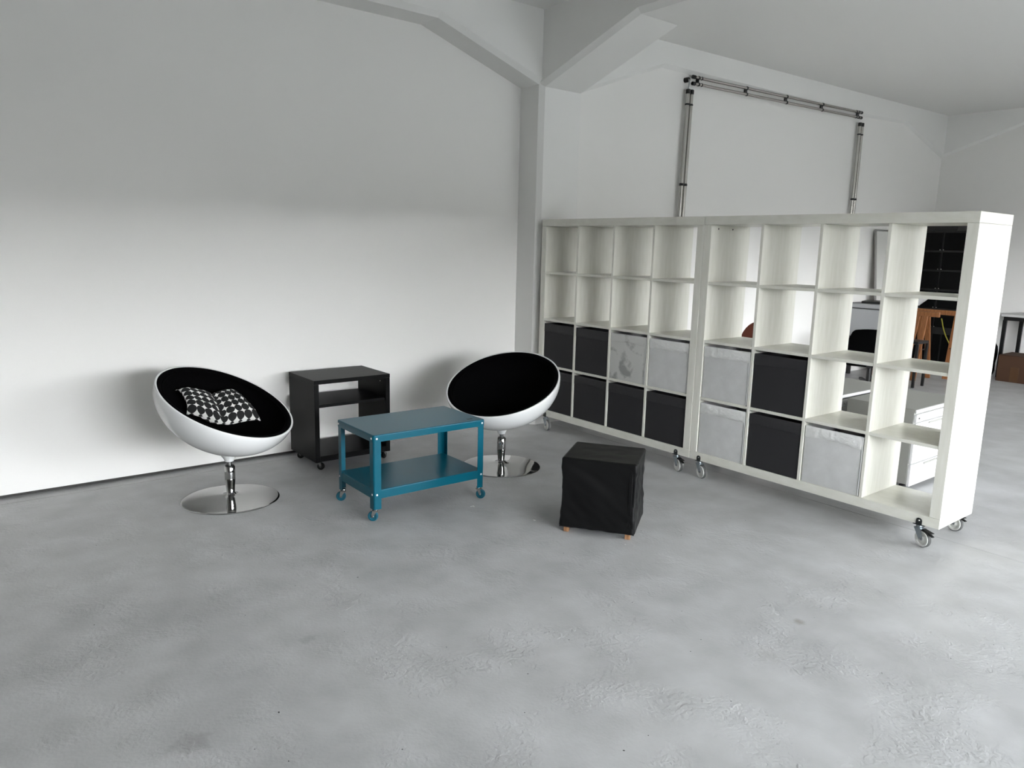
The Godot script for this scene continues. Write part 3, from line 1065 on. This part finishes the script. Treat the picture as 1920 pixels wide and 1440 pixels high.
func build_pipes() -> void:
	var x := PX - 0.03 + 0.045
	var g := "steel pipe pairs clamped to the rear wall"
	pipe_pair("pipe_pair", "horizontal pair of steel pipes under the beam of the rear wall", Vector3(x, 2.845, -1.735), Vector3(x, 2.905, -4.62), Vector3(0, 0.054, 0.0), 0.0135, [0.02, 0.265, 0.495, 0.725, 0.985], g)
	pipe_pair("pipe_pair", "upright pair of steel pipes on rear wall by the white post", Vector3(x, 0.9, -1.655), Vector3(x, 2.735, -1.685), Vector3(0, 0, 0.046), 0.0175, [0.58], g)
	pipe_pair("pipe_pair", "upright pair of steel pipes on rear wall at pipe run's far end", Vector3(x, 0.95, -4.655), Vector3(x, 2.80, -4.655), Vector3(0, 0, 0.050), 0.0175, [0.57], g)
	var e := thing("cable_outlet", "small dark cable outlet where the upright pipes meet the horizontal pair", "outlet", Vector3(x - 0.02, 2.83, -1.665))
	var m := MB.new()
	m.lathe([Vector2(0, 0.018), Vector2(0.018, 0.018), Vector2(0.022, 0.012), Vector2(0.022, -0.03)], 16, Transform3D(Basis(Vector3.BACK, -PI / 2), Vector3(0, 0.012, 0)))
	part("grommet", m, M.black_plastic, e)
	var cb := MB.new()
	cb.tube([Vector3(0.018, 0.012, 0), Vector3(0.028, -0.02, 0.004), Vector3(0.022, -0.06, 0.008), Vector3(0.02, -0.10, 0.006)], 0.007, 8)
	part("cable", cb, M.grey_plastic, e)

# ---------------------------------------------------------------- things behind the shelves
func pedestal(label: String, at: Vector3, w: float, d: float, h: float) -> void:
	# drawers towards +x; at: middle of the footprint
	var t := thing("drawer_pedestal", label, "cabinet", at, 0.0)
	var b := MB.new()
	b.box(Vector3(0, h * 0.5 + 0.02, 0), Vector3(w, h - 0.04, d), 0.003)
	part("body", b, M.grey_steel, t)
	part("top", bx(Vector3(0.004, h - 0.006, 0), Vector3(w + 0.008, 0.016, d + 0.002), 0.003), M.grey_steel, t)
	var ys := [0.03, 0.17, 0.31, h - 0.075, h - 0.022]
	for k in 4:
		var y0: float = ys[k]
		var y1: float = ys[k + 1] - 0.006
		var f := part("drawer_front", bx(Vector3(w * 0.5 + 0.009, (y0 + y1) * 0.5, 0), Vector3(0.018, y1 - y0, d - 0.006), 0.003), M.white_steel, t)
		if k < 3:
			part("grip", bx(Vector3(w * 0.5 + 0.021, y1 - 0.012, 0), Vector3(0.006, 0.012, d * 0.5), 0.002), M.grey_steel, f)
		else:
			var l := MB.new()
			l.lathe([Vector2(0, 0.004), Vector2(0.006, 0.004), Vector2(0.007, 0)], 12, Transform3D(Basis(Vector3.BACK, -PI / 2), Vector3(w * 0.5 + 0.018, (y0 + y1) * 0.5, d * 0.5 - 0.03)))
			part("lock", l, M.steel, f)
	part("trim_edge", bx(Vector3(w * 0.5 + 0.010, h - 0.010, 0), Vector3(0.010, 0.020, d), 0.002), M.white_steel, t)
	for sx in [-1, 1]:
		for sz in [-1, 1]:
			var c := MB.new()
			c.lathe([Vector2(0, 0.022), Vector2(0.018, 0.022), Vector2(0.02, 0.018), Vector2(0.02, 0.0), Vector2(0, 0.0)], 12)
			part("foot", c, M.black_plastic, t, Transform3D(Basis.IDENTITY, Vector3(sx * (w * 0.5 - 0.04), 0, sz * (d * 0.5 - 0.05))))

func trestle(label: String, at: Vector3, turn: float) -> void:
	var t := thing("trestle", label, "trestle", at, turn, "")
	part("top_beam", bx(Vector3(0, 0.755, 0), Vector3(0.70, 0.055, 0.045), 0.003), M.pine, t)
	for sx in [-1, 1]:
		for sz in [-1, 1]:
			var a := Vector3(sx * 0.215, 0.735, sz * 0.030)
			var b := Vector3(sx * 0.225, 0.012, sz * 0.19)
			var y := (a - b).normalized()
			var x := y.cross(Vector3(0, 0, 1)).normalized()
			var m := MB.new()
			m.box((a + b) * 0.5, Vector3(0.055, (a - b).length(), 0.024), 0.002, Basis(x, y, x.cross(y)))
			part("leg", m, M.pine, t)
	for sx in [-1, 1]:
		var m := MB.new()
		m.tube([Vector3(sx * 0.22, 0.36, -0.135), Vector3(sx * 0.22, 0.352, 0.0), Vector3(sx * 0.22, 0.36, 0.135)], 0.007, 8)
		part("brace", m, M.black_plastic, t)

func build_background() -> void:
	pedestal("grey steel drawer pedestal with white drawer fronts standing behind the open shelf", Vector3(-0.725, 0, -1.165), 0.41, 0.67, 0.50)
	pedestal("second grey drawer pedestal, standing at the back of the one behind the open shelf", Vector3(-1.205, 0, -1.20), 0.42, 0.68, 0.505)

	# board leaning on the rear wall
	var wb := thing("whiteboard", "framed pale board leaning against the rear wall behind the trestles", "board", Vector3(-2.86, 0.012, -5.60))
	var lean := Basis(Vector3.BACK, 0.105)
	part("panel", bx(Vector3(0, 0.845, 0), Vector3(0.012, 1.66, 0.70), 0.001), M.board_white, wb, Transform3D(lean, Vector3.ZERO))
	for s in [-1, 1]:
		part("frame_side", bx(Vector3(0.002, 0.845, s * 0.355), Vector3(0.022, 1.69, 0.018), 0.002), M.frame_alu, wb, Transform3D(lean, Vector3.ZERO))
		part("frame_rail", bx(Vector3(0.002, 0.845 + s * 0.836, 0), Vector3(0.022, 0.018, 0.69), 0.002), M.frame_alu, wb, Transform3D(lean, Vector3.ZERO))

	# low black table with printer along the rear wall
	var tb := thing("side_table", "low black table under the grey printer by the rear wall", "table", Vector3(-2.77, 0, -4.66))
	part("table_top", bx(Vector3(0, 0.465, 0), Vector3(0.54, 0.04, 0.53), 0.003), M.black_plastic, tb)
	for sx in [-1, 1]:
		for sz in [-1, 1]:
			part("leg", bx(Vector3(sx * 0.24, 0.2225, sz * 0.235), Vector3(0.04, 0.445, 0.04), 0.002), M.black_plastic, tb)
	var pr := thing("printer", "grey box-shaped printer standing on the low black table", "printer", Vector3(-2.70, 0.4855, -4.66))
	part("body", bx(Vector3(0, 0.165, 0), Vector3(0.40, 0.31, 0.40), 0.008), M.grey_plastic, pr)
	part("lid", bx(Vector3(0.0, 0.352, 0), Vector3(0.405, 0.050, 0.405), 0.008), M.grey_plastic, pr)
	part("seam_strip", bx(Vector3(0, 0.3235, 0), Vector3(0.395, 0.008, 0.395), 0.001), M.bracket, pr)
	part("panel", bx(Vector3(0.202, 0.352, 0.150), Vector3(0.006, 0.034, 0.07), 0.001), M.frame_alu, pr)
	part("base", bx(Vector3(0, 0.006, 0), Vector3(0.36, 0.012, 0.36), 0.001), M.black_plastic, pr)
	part("badge", bx(Vector3(0.203, 0.025, 0.05), Vector3(0.004, 0.008, 0.03), 0.001), M.white_steel, pr)
	var fo := thing("folder", "dark folder lying flat on top of the grey printer", "folder", Vector3(-2.68, 0.8635, -4.70), 0.3)
	part("cover", bx(Vector3(0, 0.012, 0), Vector3(0.24, 0.024, 0.31), 0.003), M.black_plastic, fo)
	part("pages", bx(Vector3(0.01, 0.012, 0), Vector3(0.236, 0.014, 0.306), 0.001), M.label_paper, fo)

	# black office chair
	var oc := thing("office_chair", "black upholstered office chair in front of the printer table", "chair", Vector3(-2.36, 0, -4.06), PI + 0.42)
	var st := MB.new()
	st.soft_box(Vector3(0.46, 0.09, 0.44), 0.04, 10, func(q: Vector3, _n: Vector3) -> Vector3: return q + Vector3(0, 0.30, 0))
	part("seat", st, M.black_cloth, oc)
	var bk := MB.new()
	bk.soft_box(Vector3(0.50, 0.36, 0.07), 0.034, 12, func(q: Vector3, _n: Vector3) -> Vector3: return Vector3(q.x * (1.0 - 0.25 * maxf(0.0, q.y / 0.17)), q.y + 0.47 - 0.35 * q.x * q.x, q.z - 0.22 - 0.6 * q.x * q.x * -1.0))
	part("backrest", bk, M.black_cloth, oc)
	var co := MB.new()
	co.rod(Vector3(0, 0.06, 0), Vector3(0, 0.27, 0), 0.025, 14)
	part("column", co, M.black_plastic, oc)
	var su := MB.new()
	su.box(Vector3(0, 0.33, -0.215), Vector3(0.05, 0.16, 0.015), 0.003)
	part("back_support", su, M.black_plastic, oc)
	for k in 5:
		var a := TAU * k / 5.0
		var ft := MB.new()
		var dir := Vector3(cos(a), 0, sin(a))
		ft.box(dir * 0.14 + Vector3(0, 0.07, 0), Vector3(0.27, 0.03, 0.035), 0.005, Basis(Vector3.UP, -a))
		var arm := part("foot", ft, M.black_plastic, oc)
		var wh := MB.new()
		wh.lathe([Vector2(0, 0.018), Vector2(0.022, 0.018), Vector2(0.026, 0.012), Vector2(0.026, -0.012), Vector2(0.022, -0.018), Vector2(0, -0.018)], 16, Transform3D(Basis(Vector3.UP, -a) * Basis(Vector3.RIGHT, PI / 2), dir * 0.262 + Vector3(0, 0.026, 0)))
		part("wheel", wh, M.black_plastic, arm)

	# rounded low chair behind the first column of the open shelf
	var tc := thing("tub_chair", "reddish brown low upholstered chair with rounded back behind the shelf", "chair", Vector3(-1.965, 0, -1.62), 0.0)
	var cs := MB.new()
	cs.soft_box(Vector3(0.42, 0.12, 0.42), 0.05, 10, func(q: Vector3, _n: Vector3) -> Vector3: return q + Vector3(0, 0.36, 0.02))
	part("seat", cs, M.red_cloth, tc)
	var cb := MB.new()
	cb.soft_box(Vector3(0.46, 0.46, 0.10), 0.05, 16, func(q: Vector3, _n: Vector3) -> Vector3:
		var v := clampf(q.y / 0.23, -1.0, 1.0)
		var narrow := sqrt(maxf(0.0, 1.0 - pow(maxf(0.0, v), 2.0) * 0.92))
		return Vector3(q.x * narrow, q.y + 0.635, q.z + 0.17 - 0.5 * q.x * q.x))
	part("backrest", cb, M.red_cloth, tc)
	for sx in [-1, 1]:
		for sz in [-1, 1]:
			var lg := MB.new()
			lg.rod(Vector3(sx * 0.18, 0.0, sz * 0.18 + 0.02), Vector3(sx * 0.15, 0.32, sz * 0.15 + 0.02), 0.014, 10)
			part("leg", lg, M.wood, tc)

	# trestles
	trestle("wooden trestle standing nearer the open shelf, beside a black stool", Vector3(-2.53, 0, -5.17), 0.0)
	trestle("wooden trestle standing close to the black drawer tower", Vector3(-2.37, 0, -5.62), 0.0)

	# black stool frame
	var sl := thing("stool", "black metal frame stool in front of the wooden trestles", "stool", Vector3(-2.285, 0, -4.68), 0.0)
	part("seat", bx(Vector3(0, 0.485, 0), Vector3(0.35, 0.028, 0.26), 0.004), M.black_plastic, sl)
	for sx in [-1, 1]:
		for sz in [-1, 1]:
			part("leg", bx(Vector3(sx * 0.165, 0.2355, sz * 0.115), Vector3(0.026, 0.471, 0.026), 0.002), M.black_plastic, sl)
	for sx in [-1, 1]:
		part("rail", bx(Vector3(sx * 0.165, 0.28, 0), Vector3(0.018, 0.018, 0.204), 0.002), M.black_plastic, sl)

	# tower of black drawers against the far wall
	var dt := thing("drawer_tower", "tall black drawer tower with rows of plain drawers by the far wall", "cabinet", Vector3(-2.68, 0, -6.5))
	part("carcass", bx(Vector3(0, 0.86, -0.02), Vector3(0.70, 1.70, 0.50), 0.004), M.black_plastic, dt)
	for c in 2:
		for r in 5:
			var y := 1.575 - r * 0.236
			var dr := MB.new()
			dr.box(Vector3(-0.168 + c * 0.336, y, 0.238), Vector3(0.318, 0.215, 0.02), 0.005)
			var dp := part("drawer", dr, M.black_wood, dt)
			for s in [-1, 1]:
				var kn := MB.new()
				kn.lathe([Vector2(0, 0.008), Vector2(0.006, 0.007), Vector2(0.007, 0.0)], 10, Transform3D(Basis(Vector3.RIGHT, PI / 2), Vector3(-0.168 + c * 0.336 + s * 0.148, y - 0.100, 0.248)))
				part("corner_rivet", kn, M.steel, dp)
	for k in 6:
		part("slat", bx(Vector3(-0.28 + k * 0.112, 0.26, 0.236), Vector3(0.095, 0.36, 0.012), 0.003), M.black_wood, dt)
	part("plinth", bx(Vector3(0, 0.01, -0.02), Vector3(0.66, 0.02, 0.46), 0.001), M.black_plastic, dt)
	var lab := part("label_card", bx(Vector3(-0.30, 1.42, 0.250), Vector3(0.06, 0.085, 0.003), 0.0005), M.label_paper, dt)
	for k in 4:
		part("print_line", bx(Vector3(-0.30, 1.442 - k * 0.016, 0.2520), Vector3(0.048, 0.005, 0.001), 0.0), M.label_ink, lab)
	var cas := thing("equipment_case", "flat black case lying on top of the drawer tower", "case", Vector3(-2.78, 1.711, -6.5))
	part("body", bx(Vector3(0, 0.05, 0), Vector3(0.46, 0.10, 0.40), 0.006), M.black_plastic, cas)
	part("handle", bx(Vector3(0.02, 0.05, 0.206), Vector3(0.12, 0.02, 0.012), 0.003), M.black_plastic, cas)
	var ls := thing("lampshade", "white conical lampshade among the things behind the trestles", "lampshade", Vector3(-2.84, 0.785, -6.11))
	var lsm := MB.new()
	lsm.lathe([Vector2(0.03, 0.0), Vector2(0.12, 0.085), Vector2(0.118, 0.087), Vector2(0.028, 0.002)], 28)
	part("shade", lsm, M.white_plastic, ls)
	var lst := MB.new()
	lst.lathe([Vector2(0, 0.0), Vector2(0.032, 0.0), Vector2(0.032, -0.03), Vector2(0.016, -0.04), Vector2(0.012, -0.76), Vector2(0.10, -0.765), Vector2(0.10, -0.775), Vector2(0, -0.775)], 20)
	part("stand", lst, M.black_plastic, ls)
	var yc := thing("cable", "yellow cable hanging beside the black drawer tower", "cable", Vector3(-2.46, 0, -6.19))
	var yct := MB.new()
	var pth := []
	for k in 13:
		var a := k / 12.0
		pth.append(Vector3(-0.10 + 0.36 * a, 0.64 - 0.628 * pow(a, 0.8), 0.04 * sin(a * 5.0)))
	yct.tube(pth, 0.007, 8)
	part("cord", yct, M.yellow, yc)

	# cardboard box and desk by the far wall
	var cbx := thing("cardboard_box", "brown cardboard box with tape on the floor under the desk", "box", Vector3(-1.50, 0, -6.17))
	part("carton", bx(Vector3(0, 0.15, 0), Vector3(0.62, 0.30, 0.40), 0.004), M.cardboard, cbx)
	part("flap", bx(Vector3(0, 0.303, 0.101), Vector3(0.61, 0.004, 0.196), 0.001), M.cardboard, cbx)
	part("flap", bx(Vector3(0, 0.303, -0.101), Vector3(0.61, 0.004, 0.196), 0.001), M.cardboard, cbx)
	part("tape", bx(Vector3(-0.13, 0.09, 0.2005), Vector3(0.085, 0.17, 0.002), 0.0005), M.tape, cbx)
	var dk := thing("desk", "pale desk with black steel frame along the far wall", "desk", Vector3(-1.02, 0, -6.52))
	part("desk_top", bx(Vector3(0, 0.735, 0), Vector3(1.80, 0.026, 0.60), 0.002), M.desk_top, dk)
	for s in [-1, 1]:
		part("rail", bx(Vector3(0, 0.700, s * 0.27), Vector3(1.76, 0.042, 0.03), 0.002), M.black_plastic, dk)
		for q in [-1, 1]:
			part("leg", bx(Vector3(s * 0.865, 0.340, q * 0.27), Vector3(0.04, 0.68, 0.03), 0.002), M.black_plastic, dk)
	var bp := thing("backpack", "black bag slumped against the desk leg next to the cardboard box", "bag", Vector3(-2.03, 0, -6.12))
	var bpm := MB.new()
	var bn := noise(81, 4.0, 2)
	bpm.soft_box(Vector3(0.28, 0.46, 0.22), 0.10, 14, func(q: Vector3, nn: Vector3) -> Vector3: return q + Vector3(0, 0.232, 0) + nn * bn.get_noise_3dv(q) * 0.03)
	part("body", bpm, M.black_cloth, bp)
	var strap := MB.new()
	strap.tube([Vector3(0.10, 0.30, 0.105), Vector3(0.145, 0.22, 0.125), Vector3(0.15, 0.12, 0.125), Vector3(0.11, 0.06, 0.115)], 0.008, 8)
	part("strap", strap, M.grey_plastic, bp)

# ---------------------------------------------------------------- crumbs on the floor
func build_debris() -> void:
	var spots := [[-1.424, 1.327, 0.020, "forked scrap of clear plastic on the floor between trolley and stool"], [-1.779, 1.471, 0.022, "clear plastic scrap on the floor by the teal trolley's front caster"], [-0.924, 1.18, 0.008, "white crumb on the floor just past the stool's wooden foot"], [-0.88, 1.16, 0.008, "second white crumb on the floor beside the one at the stool's foot"], [-1.60, 1.40, 0.010, "small white crumb on the floor between teal trolley and black stool"]]
	for k in spots.size():
		var s: Array = spots[k]
		var t := thing("plastic_scrap", s[3], "scrap", Vector3(s[0], 0, s[1]), k * 1.3, "bright scraps on the floor")
		var m := MB.new()
		m.box(Vector3(0, 0.0022, 0), Vector3(s[2], 0.0016, s[2] * 0.35), 0.0005, Basis(Vector3.BACK, 0.12))
		m.box(Vector3(s[2] * 0.35, 0.003, s[2] * 0.25), Vector3(s[2] * 0.3, 0.0016, s[2] * 0.8), 0.0005, Basis(Vector3.BACK, 0.25))
		part("piece", m, M.white_plastic, t)
	# dark grit
	var rng := RandomNumberGenerator.new()
	rng.seed = 5
	var mm := MultiMesh.new()
	mm.transform_format = MultiMesh.TRANSFORM_3D
	var g := MB.new()
	g.box(Vector3(0, 0.5, 0), Vector3(1, 1, 0.6), 0.25)
	mm.mesh = g.mesh()
	mm.instance_count = 90
	for k in 90:
		var x := rng.randf_range(-2.6, 1.3)
		var z := rng.randf_range(0.3, 3.6)
		var sz := rng.randf_range(0.0018, 0.0045) * (1.8 if k % 11 == 0 else 1.0)
		mm.set_instance_transform(k, Transform3D(Basis(Vector3.UP, rng.randf() * TAU).scaled(Vector3(sz, 0.0012, sz)), Vector3(x, 0.0, z)))
	var o := MultiMeshInstance3D.new()
	o.name = "floor_grit"
	o.multimesh = mm
	o.material_override = M.joint
	add_child(o)
	o.set_meta("kind", "stuff")
	o.set_meta("label", "dark grit scattered over the grey floor")
	o.set_meta("category", "grit")

# ---------------------------------------------------------------- scene
func _ready() -> void:
	var cam := Camera3D.new()
	cam.name = "camera"
	cam.fov = 54.32
	cam.position = Vector3(1.3725, 1.3961, 3.7362)
	cam.rotation = Vector3(-0.182115, 0.895724, 0.0238835)
	cam.near = 0.05
	cam.far = 200.0
	add_child(cam)
	cam.current = true

	var env := Environment.new()
	env.background_mode = Environment.BG_SKY
	var sky := Sky.new()
	var sm := ProceduralSkyMaterial.new()
	sm.sky_top_color = Color(0.62, 0.64, 0.66)
	sm.sky_horizon_color = Color(0.985, 0.99, 1.0)
	sm.ground_horizon_color = Color(0.45, 0.45, 0.45)
	sm.ground_bottom_color = Color(0.4, 0.4, 0.4)
	sm.sky_curve = 0.15
	sky.sky_material = sm
	env.sky = sky
	env.background_energy_multiplier = 47.0
	env.tonemap_mode = Environment.TONE_MAPPER_LINEAR
	env.tonemap_exposure = 1.0
	env.sdfgi_enabled = true
	env.ssao_enabled = true
	env.ssil_enabled = true
	var we := WorldEnvironment.new()
	we.name = "world"
	we.environment = env
	add_child(we)

	make_materials()
	build_room()
	build_pipes()

	var a := shelf_unit("white cube shelf on casters standing by the wall post, its lower half full of boxes", Vector3(-1.4920, 0, 0.0020), -0.0040, [])
	var b := shelf_unit("white cube shelf on casters with see-through empty cells, beside the drawer pedestals", Vector3.ZERO, 0.0, [[0, -0.07], [0, -0.21]])
	for s in [a, b]:
		caster(s, Vector3(-0.092 if s == b else -0.102, 0, -0.012), -0.35, true, 1)
		caster(s, Vector3(-1.415 if s == b else -1.39, 0, -0.012), -0.30, false, 1)
		caster(s, Vector3(-0.092, 0, -0.378), -0.25, true, -1)
		caster(s, Vector3(-1.41, 0, -0.378), -0.3, false, -1)

	var gd := "dark grey fabric boxes in the cube shelves"
	var gl := "light grey fabric boxes in the cube shelves"
	storage_box(a, 0, 2, "dark", "dark grey fabric box by the post end, upper row of boxes", 101, gd)
	storage_box(a, 1, 2, "dark", "dark grey fabric box left of the stained light box", 102, gd)
	storage_box(a, 2, 2, "worn", "light grey fabric box with dark smudges on its front", 103, gl, 0.010)
	storage_box(a, 3, 2, "light", "light grey fabric box right of the stained one, above a dark box", 104, gl, 0.004)
	storage_box(a, 0, 3, "dark", "dark grey fabric box partly behind the empty bowl chair, bottom row", 105, gd)
	storage_box(a, 1, 3, "dark", "dark grey fabric box with sagging band, bottom row, second from the post", 106, gd, 0.014)
	storage_box(a, 2, 3, "dark", "dark grey fabric box directly under the stained light box", 107, gd)
	storage_box(a, 3, 3, "dark", "dark grey fabric box in the bottom row next to the joint of both shelves", 108, gd)
	storage_box(b, 0, 2, "light", "light grey fabric box next to the shelf joint, above another light box", 109, gl, 0.0)
	storage_box(b, 1, 2, "dark", "dark grey fabric box above another dark box in the open shelf", 110, gd)
	storage_box(b, 0, 3, "light", "light grey fabric box at bottom next to the shelf joint", 111, gl, 0.003)
	storage_box(b, 1, 3, "dark", "dark grey fabric box between two light boxes, bottom row", 112, gd, 0.006)
	storage_box(b, 2, 3, "light", "light grey fabric box in the bottom row below an empty cell", 113, gl, 0.010)

	bowl_chair("white bowl chair with black lining and a patterned cushion in it", Vector3(-2.630, 0, 2.482), -0.674, 0.457)
	bowl_chair("empty white bowl chair with black lining by the cube shelf", Vector3(-2.297, 0, 0.874), 1.130, 0.450)
	cushion()
	black_trolley()
	teal_trolley()
	black_pouf()
	build_background()
	build_debris()
